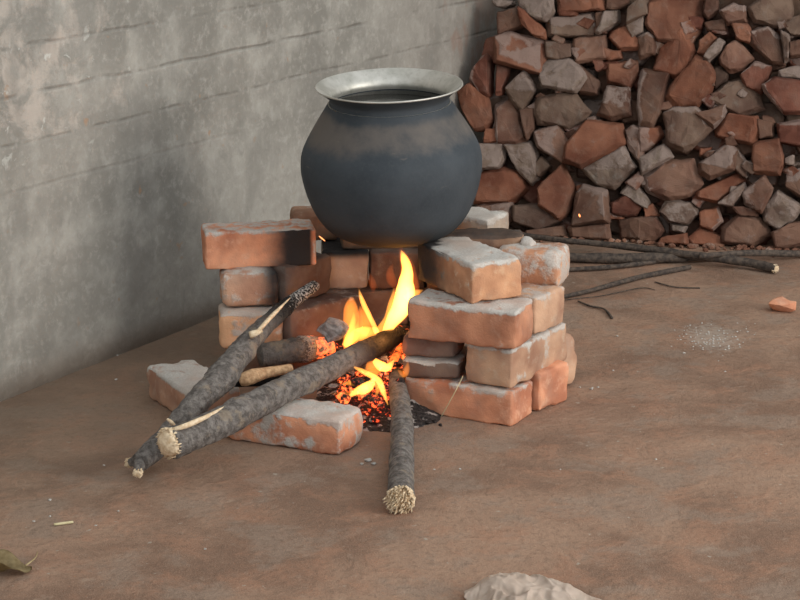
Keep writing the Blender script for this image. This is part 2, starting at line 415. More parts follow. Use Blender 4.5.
# hidden structure of the right arm and the rear
brick((.205, 3.80), 142, .20, .095, -1, 0, .072, 'ground course brick inside the right arm of the stove', 'B', .3, seed=24)
brick((.31, 3.99), 160, .22, .10, -1, .12, .09, 'brown brick low at the back right of the stove', 'B', .3, seed=25)
# back of the hearth seen through the fire mouth
lbl = 'pale pinkish brick end in the back wall of the fire mouth, under the pot'
brick((-.166, 4.135), 2, .098, .20, 1, .155, .080, lbl, 'W', .3, .2, seed=26, sootfn=lambda p, w, n: .95*max(0, min(1, (w.z-.215)/.02)))
brick((-.064, 4.132), 1, .115, .20, 1, .157, .080, 'smoke-reddened brick end beside the pale one in the back of the fire mouth', 'S', .2, .2, seed=27, sootfn=lambda p, w, n: .2+.6*max(0, min(1, (w.x-.01)/.05)))
brick((.056, 4.10), 0, .11, .22, 1, .155, .080, 'blackened brick end in the back of the fire mouth, right of the red one', 'B', .2, seed=28, soot=.7)
brick((-.215, 4.10), 8, .235, .11, 1, .077, .078, 'broad brown brick in the second course at the back of the fire', 'S', .3, seed=29, soot=.1)
brick((.025, 4.13), 2, .20, .11, 1, .077, .078, 'dark brown brick in the second course behind the tallest flame', 'B', .3, seed=30, soot=.4)
brick((-.21, 4.13), 5, .235, .11, 1, 0, .075, 'ground course brick behind the ember bed', 'B', .3, seed=31, soot=.5)
brick((-.125, 4.165), 3, .22, .11, 1, .236, .078, 'brown top course brick showing as a sliver left under the pot', 'B', .4, seed=32, sootfn=lambda p, w, n: .5 if w.z < .27 else .1)
brick((-.232, 4.225), 8, .10, .09, 1, .237, .064, 'brown brick corner peeping out behind the sooty-ended orange brick, beside the pot', 'B', .3, seed=33, r=.01, rmax=.02)
# left arm
brick((-.400, 3.995), 10, .230, .095, 1, .233, .079, 'smooth orange brick with one soot-black end at the top left', 'O', .62, seed=34, r=.004, rmax=.009, chips=3, mortfn=lambda p, w, n: .6 if p.x > .222 else 0,
      sootfn=lambda p, w, n: (0 if n.z > .7 else 1.0)*max(0, min(1, (p.x-.10)/.08))*(1 if p.x < .222 and n.x < .7 else .1))
brick((-.366, 3.972), 8, .118, .085, 1, .156, .079, 'dusty grey rounded brick under the orange top left brick', 'P', .6, .35, seed=35, r=.012, rmax=.030,
      sootfn=lambda p, w, n: .85*max(0, min(1, (p.x-.065)/.04)), mortfn=lambda p, w, n: .42 if p.z > .02 else 0)
brick((-.235, 4.000), 49, .14, .09, 1, .156, .082, 'dark reddish-brown brick lining the left inside of the fire mouth', 'S', .2, seed=36, soot=.32)
brick((-.370, 3.946), 5, .130, .10, 1, .076, .079, 'beige brick with an orange side in the second course of the left arm', 'T', .75, seed=37, mortfn=lambda p, w, n: .45 if p.z > .03 and p.x > .03 else 0, r=.009, rmax=.02)
brick((-.225, 3.955), 42, .20, .10, 1, .076, .079, 'wide brown brick low on the left inside of the fire mouth', 'S', .4, seed=38, soot=.1)
brick((-.345, 3.965), 5, .215, .11, 1, 0, .075, 'ground course brick of the left arm, half hidden by the leaning branch', 'B', .2, seed=39, soot=.3)
# two loose bricks on the floor
brick((-.512, 3.866), -60, .225, .105, 1, 0, .068, 'loose pinkish brick on the floor at far left, grey on top', 'P', .85, seed=40, mortfn=lambda p, w, n: .2, r=.006, rmax=.013)
brick((-.110, 3.503), 155.4, .248, .106, -1, 0, .070, 'loose brick before the stove, white top and patchy orange side, a log across it', 'O', .85, seed=41, chips=6, r=.007, rmax=.018,
      mortfn=lambda p, w, n: (.50 if p.x < .015 else (.60 if noise.noise(w*11+Vector((2, 0, 0))) > -.12 and p.x > .06 else (.35 if p.x > .05 else .05))), sootfn=near((-.02, 3.64, .05), .01, .07, .35))
tag(bpy.data.objects['brick'],)

# ------------------------------------------------------------------ cooking pot
PT = Vector((-.013, 3.985, .306))
pe = empty('cooking_pot', PT)
tag(pe, 'large round soot-black metal cooking pot with a flared silvery rim, set on the brick stove', 'cooking pot')
def lathe(prof, seg=96, wob=.0):
    bm = bmesh.new(); rings = []
    for r, z in prof:
        if r < 1e-5: rings.append([bm.verts.new((0, 0, z))]); continue
        ring = []
        for i in range(seg):
            a = 2*PI*i/seg; p = Vector((math.cos(a)*r, math.sin(a)*r, z))
            if wob: p *= 1+wob*noise.noise(p*9)
            ring.append(bm.verts.new(p))
        rings.append(ring)
    for a, b in zip(rings, rings[1:]):
        for i in range(seg):
            j = (i+1) % seg
            if len(a) == 1: bm.faces.new((a[0], b[j], b[i]))
            elif len(b) == 1: bm.faces.new((a[i], a[j], b[0]))
            else: bm.faces.new((a[i], a[j], b[j], b[i]))
    return bm
def smoothprof(pts, n=6):
    out = []
    P = [pts[0]]+pts+[pts[-1]]
    for i in range(1, len(P)-2):
        for k in range(n):
            t = k/n; o = []
            for c in range(2):
                a, b, d, e = P[i-1][c], P[i][c], P[i+1][c], P[i+2][c]
                o.append(.5*((2*b)+(d-a)*t+(2*a-5*b+4*d-e)*t*t+(-a+3*b-3*d+e)*t**3))
            out.append((max(0, o[0]), o[1]))
    out.append(pts[-1]); return out
outer = smoothprof([(0, 0), (.05, .001), (.092, .006), (.128, .022), (.153, .05), (.1705, .088), (.1805, .125), (.1835, .152), (.180, .180), (.168, .206), (.150, .236), (.133, .262), (.1235, .277)])
inner = smoothprof([(.119, .277), (.130, .26), (.147, .234), (.165, .204), (.176, .178), (.1795, .152), (.176, .125), (.166, .09), (.149, .054), (.125, .027), (.09, .012), (0, .008)])
body = link('body', lathe(outer+[(.1235, .277)][:0]+inner, wob=.004), [POT, ALU], pe)
body.matrix_parent_inverse = Matrix.Identity(4)
no = len(outer)-1
for i, p in enumerate(body.data.polygons):
    if i >= no*96: p.material_index = 1
rimp = smoothprof([(.1210, .272), (.1200, .284), (.123, .291), (.133, .300), (.1455, .3085), (.1478, .3105), (.1468, .3125), (.144, .3115), (.131, .303), (.1205, .294), (.1165, .284), (.119, .275)], 4)
rim = link('rim', lathe(rimp, wob=.003), [ALU, POT], pe); rim.matrix_parent_inverse = Matrix.Identity(4)
for i, p in enumerate(rim.data.polygons):
    if i < 96*16: p.material_index = 1
rim['label'] = 'flared rim of bare dull aluminium'
TILT = (math.radians(4.5), math.radians(-1.6), 0)
pe.rotation_euler = TILT; pe.scale = (1, 1, 1.02)
bm = lathe([(0, .0), (.06, .0), (.1185, .0), (.120, -.004), (.06, -.004), (0, -.004)])
wtr = link('water', bm, LIQ); wtr.location = PT+Matrix.Rotation(TILT[0], 3, 'X') @ Matrix.Rotation(TILT[1], 3, 'Y') @ Vector((0, 0, .277)); wtr.rotation_euler = (math.radians(1.5), 0, 0)
tag(wtr, 'dark still water filling the black cooking pot almost to its neck', 'water')

# ------------------------------------------------------------------ logs and sticks
def crom(P, n):
    out = []; Q = [P[0]]+P+[P[-1]]
    for i in range(1, len(Q)-2):
        for k in range(n):
            t = k/n; a, b, d, e = Q[i-1], Q[i], Q[i+1], Q[i+2]
            out.append(tuple(.5*((2*b[c])+(d[c]-a[c])*t+(2*a[c]-5*b[c]+4*d[c]-e[c])*t*t+(-a[c]+3*b[c]-3*d[c]+e[c])*t**3) for c in range(len(b))))
    out.append(tuple(P[-1])); return out
def tube(P, seg=22, n=14, knob=.10, seed=0, cap=True, lump=()):
    """P: (x,y,z,r) control points"""
    pts = crom([tuple(p) for p in P], n); bm = bmesh.new(); rings = []; up = Vector((0, 0, 1)); ts = []
    for i, q in enumerate(pts):
        c = Vector(q[:3]); a = Vector(pts[max(0, i-1)][:3]); b = Vector(pts[min(len(pts)-1, i+1)][:3])
        t = (b-a).normalized(); s = t.cross(up)
        if s.length < .01: s = t.cross(Vector((1, 0, 0)))
        s.normalize(); u = s.cross(t); r = q[3]
        for (lt, la) in lump:
            r *= 1+la*math.exp(-((i/len(pts)-lt)/.03)**2)
        ring = []
        for k in range(seg):
            w = 2*PI*k/seg; d = s*math.cos(w)+u*math.sin(w)
            p = c+d*r; sp = Vector((i/len(pts)*3.0+seed, math.cos(w)*1.6, math.sin(w)*1.6)); rr = 1+knob*.8*fbm(p*22+Vector((seed, 0, 0)), 3)+knob*.5*noise.noise(p*90+Vector((seed, 0, 0)))+knob*.7*(.35-abs(noise.noise(Vector((sp.x*2.2, sp.y*3, sp.z*3)))))
            ring.append(bm.verts.new(c+d*r*rr)); ts.append(i/(len(pts)-1))
        rings.append(ring)
    for a, b in zip(rings, rings[1:]):
        for i in range(seg): bm.faces.new((a[i], a[(i+1) % seg], b[(i+1) % seg], b[i]))
    if cap:
        for ring, q, nb in ((rings[0], pts[0], pts[1]), (rings[-1], pts[-1], pts[-2])):
            d = (Vector(q[:3])-Vector(nb[:3])).normalized()
            v = bm.verts.new(Vector(q[:3])+d*q[3]*.25); ts.append(0 if ring is rings[0] else 1)
            for i in range(seg):
                try: bm.faces.new((ring[i], ring[(i+1) % seg], v))
                except ValueError: pass
    bmesh.ops.recalc_face_normals(bm, faces=bm.faces[:])
    return bm, ts
def frayed(c, d, r, seed, k=150, ln=.02):
    """splintered pale wood standing out of a chopped end: c centre, d outward"""
    bm = bmesh.new(); rnd = random.Random(seed); d = Vector(d).normalized()
    s = d.cross(Vector((0, 0, 1))).normalized(); u = s.cross(d)
    for i in range(k):
        a = rnd.uniform(0, 2*PI); q = r*math.sqrt(rnd.random())*1.0
        o = Vector(c)+s*math.cos(a)*q+u*math.sin(a)*q-d*.006
        dd = (d+s*math.cos(a)*rnd.uniform(-.1, .4)+u*math.sin(a)*rnd.uniform(-.1, .4)).normalized()
        L = ln*rnd.uniform(.4, 1.0)*(1.15-.5*q/r); w = rnd.uniform(.0014, .0032)
        e1 = dd.cross(Vector((.3, .5, .8))).normalized(); e2 = dd.cross(e1)
        base = [bm.verts.new(o+(e1*math.cos(x)+e2*math.sin(x))*w) for x in (0, 1.57, 3.14, 4.71)]
        mid = [bm.verts.new(o+dd*L*.7+(e1*math.cos(x)+e2*math.sin(x))*w*.8) for x in (0, 1.57, 3.14, 4.71)]
        tip = bm.verts.new(o+dd*L+e1*w*.5)
        for q4 in range(4):
            bm.faces.new((base[q4], base[(q4+1) % 4], mid[(q4+1) % 4], mid[q4])); bm.faces.new((mid[q4], mid[(q4+1) % 4], tip))
    core = bmesh.ops.create_icosphere(bm, subdivisions=3, radius=r*.97)
    for v in core['verts']:
        p = v.co.copy(); h = p.z; rad = Vector((p.x, p.y, 0))
        w = Vector(c)+s*rad.x+u*rad.y+d*(h*.6); v.co = w+d*.005*noise.noise(w*260)+(s*rad.x+u*rad.y)*.15*noise.noise(w*120)
    bmesh.ops.recalc_face_normals(bm, faces=bm.faces[:])
    return bm
def P3(x, y, z, r): p = gp(x, y, z); return (p.x, p.y, p.z, r)

def log(name, label, cat, pts, soot=None, ash=None, heat=None, seed=1, mat=None, lump=(), seg=40, knob=.12, n=26):
    root = empty(name, Vector(pts[0][:3])); tag(root, label, cat)
    bm, ts = tube(pts, seed=seed, lump=lump, seg=seg, knob=knob, n=n)
    o = link('bark', bm, mat or BARK, root)
    attr(o, 'soot', [soot(t) if soot else 0 for t in ts])
    attr(o, 'mort', [ash(t) if ash else 0 for t in ts])
    attr(o, 'glow_amount', [heat(t) if heat else 0 for t in ts])
    return root
st = lambda a, b: (lambda t: max(0, min(1, (t-a)/(b-a))))
# main log
s1 = [P3(170, 443, .086, .0285), P3(210, 428, .092, .0270), P3(250, 407, .096, .0262), P3(292, 386, .098, .0252), P3(335, 366, .099, .0238), P3(372, 348, .102, .0225), P3(399, 334, .106, .019)]
r1 = log('log', 'thick grey log lying across the loose front brick into the fire, pale chopped end', 'log', s1, soot=lambda t: .15+.75*st(.62, .95)(t), ash=lambda t: .35*st(.86, .96)(t), heat=lambda t: .45*st(.9, 1)(t), seed=3, lump=((.28, .12), (.55, .08)))
d1 = Vector(s1[0][:3])-Vector(s1[1][:3])
link('chopped_end', frayed(Vector(s1[0][:3])+d1.normalized()*.002, d1, .027, 4, k=230, ln=.022), PALE, r1)
sl = [P3(166, 431, .108, .0015), P3(185, 426, .118, .005), P3(208, 416, .120, .004), P3(228, 405, .120, .0012)]
bm, _ = tube(sl, seg=8, n=5, knob=.2); link('splinter', bm, PALE, r1)
# branch
s2 = [P3(140, 462, .030, .018), P3(165, 439, .050, .0205), P3(195, 405, .098, .0225), P3(222, 377, .120, .0245), P3(250, 341, .150, .0205), P3(280, 312, .178, .017), P3(315, 285, .205, .011)]
r2 = log('branch', 'crooked branch leaning on the left arm of the stove, charred at its upper end', 'branch', s2, soot=lambda t: .1+.7*st(.62, .9)(t), ash=lambda t: .5*st(.75, .9)(t), seed=9, lump=((.5, .22), (.62, .12)), knob=.16)
for a, b in (((143, 460), (128, 463)), ((140, 463), (138, 474))):
    q = [P3(a[0], a[1], .03, .011), P3((a[0]+b[0])/2, (a[1]+b[1])/2, .026, .010), P3(b[0], b[1], .02, .006)]
    bm, _ = tube(q, seg=12, n=4, knob=.3); link('split_prong', bm, BARK, r2)
    dd = Vector(q[2][:3])-Vector(q[0][:3]); link('frayed_tip', frayed(q[2][:3], dd, .008, 6, k=40, ln=.013), PALE, r2)
q = [P3(176, 433, .07, .004), P3(173, 424, .095, .004), P3(167, 419, .105, .002)]
bm, _ = tube(q, seg=8, n=4, knob=.3); link('splinter', bm, PALE, r2)
q = [P3(258, 331, .178, .0035), P3(272, 316, .190, .004), P3(290, 298, .205, .001)]
bm, _ = tube(q, seg=8, n=5, knob=.2); link('splinter', bm, PALE, r2)
q = [P3(250, 335, .172, .006), P3(256, 333, .176, .006), P3(262, 331, .178, .003)]
bm, _ = tube(q, seg=8, n=3, knob=.3); link('knot', bm, PALE, r2)
# front stick
s3 = [P3(401, 497, .024, .0225), P3(402, 455, .028, .0218), P3(402, 425, .035, .0205), P3(399, 395, .045, .0185), P3(396, 374, .055, .015)]
r3 = log('firewood_stick', 'short thick stick on the floor, pale frayed end outward, other end in the embers', 'stick', s3, soot=lambda t: .05+.8*st(.82, 1)(t), heat=lambda t: .75*st(.9, 1)(t), ash=lambda t: .3*st(.8, .95)(t), seed=14, lump=((.2, .06), (.47, .06), (.72, .05)), knob=.09)
d3 = Vector(s3[0][:3])-Vector(s3[1][:3])
link('chopped_end', frayed(Vector(s3[0][:3])+d3.normalized()*.002+Vector((0, 0, -.002)), d3+Vector((-.02, 0, -.005)), .0225, 8, k=420, ln=.040), PALE, r3)
# short tan piece
s4 = [P3(240, 380, .105, .012), P3(250, 377, .110, .0145), P3(270, 372, .108, .0105), P3(291, 369, .106, .0105)]
r4 = log('wood_piece', 'short bare tan piece of wood with burnt tip between log and leaning branch', 'wood', s4, soot=st(.85, 1.0), mat=TAN, seed=21, knob=.18, seg=14, n=6)
s4b = [P3(232, 384, .085, .006), P3(262, 382, .082, .008), P3(296, 376, .08, .007)]
r5 = log('charred_stick', 'thin blackened stick beneath the short tan piece of wood', 'stick', s4b, soot=lambda t: .9, seed=23, knob=.2, seg=12, n=6)
# burnt log lying in the hearth
s6 = [P3(260, 355, .085, .022), P3(278, 353, .085, .024), P3(297, 350, .085, .026), P3(312, 348, .08, .024), P3(330, 347, .075, .020)]
r6 = log('burnt_log', 'short burnt log with a round black end and ash-white glowing side, left in the hearth', 'log', s6, soot=lambda t: .42-.42*st(.45, .6)(t), ash=lambda t: .25+.35*st(.45, .6)(t), heat=lambda t: .5*st(.5, .65)(t)+.3*st(.7, 1)(t), seed=25, knob=.22, seg=28, n=10)
s7 = [P3(388, 372, .05, .008), P3(398, 352, .075, .0075), P3(404, 338, .10, .006), P3(408, 326, .115, .004)]
r7 = log('burning_twig', 'red-hot forked twig standing by the right arm where the log ends', 'twig', s7, soot=lambda t: .9, heat=lambda t: .9-.6*t, seed=27, knob=.3, seg=10, n=8)

# ------------------------------------------------------------------ ash bed, charcoal, embers
def chunk(name, c, size, seed, mat, heat=.0, ash=.0, flat=.7, sub=2, rough=.25):
    rnd = random.Random(seed); bm = bmesh.new()
    for _ in range(16):
        v = Vector((rnd.gauss(0, 1), rnd.gauss(0, 1), rnd.gauss(0, 1))).normalized()
        v = Vector((v.x*rnd.uniform(.8, 1), v.y*rnd.uniform(.65, 1), v.z*flat*rnd.uniform(.8, 1)))*size
        bm.verts.new(v)
    h = bmesh.ops.convex_hull(bm, input=bm.verts[:])
    for v in [g for g in h['geom_interior'] if isinstance(g, bmesh.types.BMVert)]: bm.verts.remove(v)
    bmesh.ops.subdivide_edges(bm, edges=bm.edges[:], cuts=sub, use_grid_fill=True)
    for v in bm.verts: v.co += v.co.normalized()*size*rough*noise.noise(v.co*(1.3/size)+Vector((seed, 0, 0)))
    zm = min(v.co.z for v in bm.verts)
    for v in bm.verts: v.co.z -= zm
    n = len(bm.verts); o = link(name, bm, mat, None, False); o.location = c
    attr(o, 'glow_amount', [heat]*n); attr(o, 'mort', [ash]*n); attr(o, 'soot', [0]*n)
    return o
def bedpt(u, v):
    a = Vector((-.03, 3.86, 0)); r = .5
    x = (u-.5)*.30; y = (v-.5)*.46; d = math.hypot(x/.15, y/.23)
    z = max(0, (1-d))*.055+.010*fbm(Vector((x*40, y*40, 1)))*max(0, 1-d*.8)
    return Vector((a.x+x, a.y+y, z-.004))
bed = link('ash_bed', grid(70, 90, bedpt), CHAR)
attr(bed, 'glow_amount', [max(0, .62-abs(v.co.y-3.82)*3-abs(v.co.x+.04)*3.5) for v in bed.data.vertices])
attr(bed, 'mort', [.22+.25*(noise.noise(v.co*30) > 0) for v in bed.data.vertices])
tag(bed, 'bed of grey ash and glowing embers inside the brick stove', 'ash', kind='stuff')
rnd = random.Random(5)
hot = [(348, 402, .011), (357, 388, .012), (366, 378, .012), (378, 398, .011), (368, 395, .012), (386, 402, .009), (342, 384, .012), (390, 356, .012), (398, 368, .010), (342, 346, .016), (334, 343, .014), (360, 372, .014), (345, 395, .02), (352, 402, .017), (362, 392, .018), (372, 400, .016), (358, 380, .02), (372, 384, .018), (384, 392, .015), (350, 384, .016), (340, 390, .014), (366, 410, .014),
       (380, 408, .014), (396, 362, .016), (402, 352, .015), (404, 366, .013), (392, 350, .016), (385, 368, .017), (338, 350, .019), (328, 352, .018), (376, 416, .012), (389, 412, .011), (345, 375, .018), (333, 402, .012), (362, 417, .010), (401, 378, .012)]
for i, (x, y, s) in enumerate(hot):
    zz = .015 if y > 400 else (.04 if y > 380 else .065)
    p = gp(x, y+3, zz); ht = rnd.choice((.35, .6, .75, .9)) if y < 405 else rnd.choice((.3, .5, .6))
    o = chunk('ember', p-Vector((0, 0, s*.6)), s, 100+i, CHAR, heat=ht, ash=rnd.choice((0, .2, .45)))
    tag(o, 'glowing lump of charcoal in the ember bed between front stick and loose brick' if y > 370 else 'glowing lump of charcoal in the ember bed behind the thick log', 'ember', 'embers in front of the log' if y > 370 else 'embers behind the log')
for i, (x, y, s, a) in enumerate([(411, 414, .013, .1), (417, 419, .012, .5), (423, 421, .009, .6), (429, 424, .009, .2), (435, 423, .008, .1), (441, 426, .006, 0), (420, 413, .009, .1), (413, 425, .007, .6)]):
    o = chunk('charcoal', gp(x, y, 0), s, 200+i, CHAR, ash=a, flat=.45)
    tag(o, 'small cold flake of black charcoal and ash on the floor right of the front stick', 'charcoal', 'cold charcoal right of the front stick')
o = chunk('cinder', gy(333, 343, 3.88), .036, 31, ASH, flat=.8, sub=3); tag(o, 'fist-sized grey cinder at the left of the flames', 'cinder')
for i, (x, y, q) in enumerate([(345, 379, .013), (353, 373, .012), (333, 386, .012), (360, 381, .009), (349, 411, .010), (372, 420, .010), (326, 380, .012)]):
    o = chunk('ash_flake', gp(x, y, .055 if y < 400 else .012)-Vector((0, 0, q*.4)), q, 260+i, ASH, flat=.4); tag(o, 'pale pinkish flake of ash lying on the embers in front of the log', 'ash flake', 'ash flakes on the embers')
o = chunk('cinder', gp(385, 361, .07), .012, 33, ASH, flat=.8); tag(o, 'small clump of white ash flakes under the end of the thick log', 'cinder')

# ------------------------------------------------------------------ fire
fire = empty('fire', gp(375, 345, .05)); tag(fire, 'yellow-orange wood fire burning in the mouth of the brick stove under the pot', 'fire')
FM = {'w': mat_flame('flame_core', (1, .40, .07), 260), 'y': mat_flame('flame_yellow', (1, .36, .05), 120), 'o': mat_flame('flame_orange', (1, .27, .035), 62), 'd': mat_flame('flame_dim', (1, .17, .03), 14)}
def flame(sp, Y, k):
    pts = []
    for x, y, w in sp:
        p = gy(x, y, Y); pts.append((p.x, p.y, p.z, w*Y/F))
    pp = crom(pts, 7); bm = bmesh.new(); rings = []; seg = 16
    for i, q in enumerate(pp):
        c = Vector(q[:3]); a = Vector(pp[max(0, i-1)][:3]); b = Vector(pp[min(len(pp)-1, i+1)][:3])
        t = (b-a).normalized(); s = t.cross(Vector((0, 1, 0))).normalized(); u = Vector((0, 1, 0)); r = max(.0004, q[3])
        rings.append([bm.verts.new(c+(s*math.cos(w)*r+u*math.sin(w)*r*.8)*(1+.10*noise.noise(c*60+s*math.cos(w)))) for w in [2*PI*j/seg for j in range(seg)]])
    for a, b in zip(rings, rings[1:]):
        for i in range(seg): bm.faces.new((a[i], a[(i+1) % seg], b[(i+1) % seg], b[i]))
    bm.faces.new(rings[0]); bm.faces.new(rings[-1])
    bmesh.ops.recalc_face_normals(bm, faces=bm.faces[:])
    return link('flame_tongue', bm, FM[k], fire)
flame([(385, 334, 4), (392, 322, 7), (401, 308, 10), (405, 294, 10.5), (406, 281, 8), (407, 268, 5.5), (404, 258, 4), (401, 250, .4)], 3.93, 'w')
flame([(386, 334, 6), (393, 320, 9), (402, 305, 13), (407, 292, 13.5), (408, 278, 10), (407, 266, 7.5), (403, 256, 5), (400, 246, .6)], 3.95, 'd')
flame([(406, 300, 5), (414, 294, 4.5), (423, 290, .4)], 3.92, 'y')
flame([(377, 333, 4), (387, 318, 3.5), (392, 303, 4), (394, 288, .5)], 3.94, 'y')
flame([(377, 333, 3), (371, 319, 2.6), (364, 305, 2.8), (361, 297, 2.2), (359, 289, .3)], 3.90, 'w')
flame([(350, 346, 8), (351, 334, 8.5), (351, 319, 8.5), (351, 306, 7), (352, 297, 1.5)], 3.91, 'o')
flame([(346, 347, 5), (352, 338, 6), (364, 333, 7), (376, 331, 4)], 3.89, 'y')
flame([(347, 350, 3.5), (349, 338, 5), (353, 322, 3), (354, 312, .5)], 3.88, 'y')
flame([(360, 333, 8), (365, 322, 8), (362, 312, 5), (360, 306, 1)], 3.92, 'o')
flame([(373, 293, 1), (373, 286, 4), (371, 279, 3.5), (370, 273, .5)], 3.93, 'd')
flame([(396, 290, 1), (392, 281, 5), (390, 272, 4), (393, 264, .6)], 3.96, 'd')
# low flames in front of the log
flame([(394, 360, .8), (388, 367, 4.5), (381, 366, 5.5), (374, 360, 3)], 3.74, 'w')
flame([(354, 367, 1), (362, 371, 2.6), (372, 376, 3.2), (379, 381, 3.4), (383, 391, 3), (388, 405, .6)], 3.70, 'w')
flame([(378, 374, 7), (372, 368, 8), (366, 366, 4)], 3.76, 'o')
flame([(350, 396, 2), (357, 391, 4), (364, 389, 6), (371, 384, 4.5), (374, 378, 1)], 3.69, 'w')
flame([(342, 384, 1), (352, 383, 3), (362, 386, 3.5), (370, 392, 1)], 3.75, 'y')
flame([(376, 396, 1), (378, 388, 3), (374, 380, 2.5), (372, 374, .6)], 3.72, 'y')
flame([(331, 394, .6), (345, 393, 2), (358, 394, 3), (366, 396, 1)], 3.68, 'o')
flame([(398, 370, 1), (404, 374, 4), (407, 368, 3), (408, 361, .5)], 3.73, 'o')
flame([(392, 360, 5), (398, 352, 6), (404, 346, 4), (405, 338, .6)], 3.78, 'd')
lp = bpy.data.lights.new('firelight', 'POINT'); lp.energy = .45; lp.color = (1, .42, .12); lp.shadow_soft_size = .03
lo = bpy.data.objects.new('firelight', lp); C.objects.link(lo); lo.location = (-.03, 3.88, .12)
GLOW = mat_glow('spark_glow', (1, .30, .10), 3)
for (x, y, x2, y2, Y, r, lab) in ((319, 236, 325, 241, 3.85, .0012, 'orange spark flying just left of the pot base'), (579, 214, 580, 217, 4.5, .002, 'tiny orange spark drifting in front of the brick heap')):
    a, b = gy(x, y, Y), gy(x2, y2, Y); bm, _ = tube([(*a, r*.5), (*((a+b)/2), r), (*b, r*.5)], seg=8, n=3, knob=0)
    o = link('spark', bm, GLOW); recenter(o); tag(o, lab, 'spark')

# ------------------------------------------------------------------ heap of broken bricks
HP = Vector((.354, 5.30, 0)); LEAN = math.radians(14)
HN = (Vector((-.262, -.965, 0)).normalized()*math.cos(LEAN)+Vector((0, 0, 1))*math.sin(LEAN))  # outward normal of the heap's face
HN.normalize(); HU = BD; HV = HN.cross(HU)*-1
if HV.z < 0: HV = -HV
def shard(name, poly, seed, col, mort='', m0=.0, out=0.0, depth=.10, label=None, group=None, bulge=.018):
    """poly: list of 3D points on the heap's face"""
    rnd = random.Random(seed); c = sum(poly, Vector())/len(poly)
    bm = bmesh.new(); tl = HU*rnd.uniform(-.22, .22)+HV*rnd.uniform(-.30, .12)
    for p in poly:
        q = c+(p-c)*1.10; off = (q-c).dot(tl)
        bm.verts.new(q+HN*(out+off-.012))
        bm.verts.new(c+(p-c)*rnd.uniform(.80, 1.0)+HN*(out+off+rnd.uniform(.35, 1.0)*bulge))
        bm.verts.new(c+(p-c)*rnd.uniform(.75, .95)-HN*depth*rnd.uniform(.6, 1))
    h = bmesh.ops.convex_hull(bm, input=bm.verts[:])
    for v in [g for g in h['geom_interior'] if isinstance(g, bmesh.types.BMVert)]:
        if v.is_valid: bm.verts.remove(v)
    bmesh.ops.dissolve_limit(bm, angle_limit=.16, verts=bm.verts[:], edges=bm.edges[:])
    bmesh.ops.recalc_face_normals(bm, faces=bm.faces[:])
    bmesh.ops.bevel(bm, geom=bm.edges[:], offset=.0022, segments=1, affect='EDGES', clamp_overlap=True)
    bmesh.ops.triangulate(bm, faces=bm.faces[:])
    for _ in range(2):
        es = [e for e in bm.edges if e.calc_length() > .013]
        if es: bmesh.ops.subdivide_edges(bm, edges=es, cuts=1); bmesh.ops.triangulate(bm, faces=bm.faces[:])
    bm.normal_update(); S = Vector((seed*2.3, 0, 0))
    for v in bm.verts: v.co += v.normal*(.0042*fbm(v.co*30+S, 3)+.0018*noise.noise(v.co*110+S))
    mo = []
    for v in bm.verts:
        n = v.normal; a = m0
        if 't' in mort and n.z > .45: a = .8
        if 'l' in mort and n.dot(HU) < -.35: a = .8
        if 'r' in mort and n.dot(HU) > .35: a = .8
        if 'b' in mort and n.z < -.1: a = .8
        if 'a' in mort: a = .60
        if 'h' in mort and (v.co-c).dot(HU)+.4*noise.noise(v.co*20)*.05 < 0: a = max(a, .7)
        if 'k' in mort and (v.co-c).dot(HV) > 0: a = max(a, .7)
        mo.append(a)
    o = link(name, bm, CLAY, None, False); attr(o, 'mort', mo); attr(o, 'soot', [0]*len(mo))
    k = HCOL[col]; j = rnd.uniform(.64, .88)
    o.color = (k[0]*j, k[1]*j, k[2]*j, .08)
    recenter(o); tag(o, label, 'broken brick', group); return o

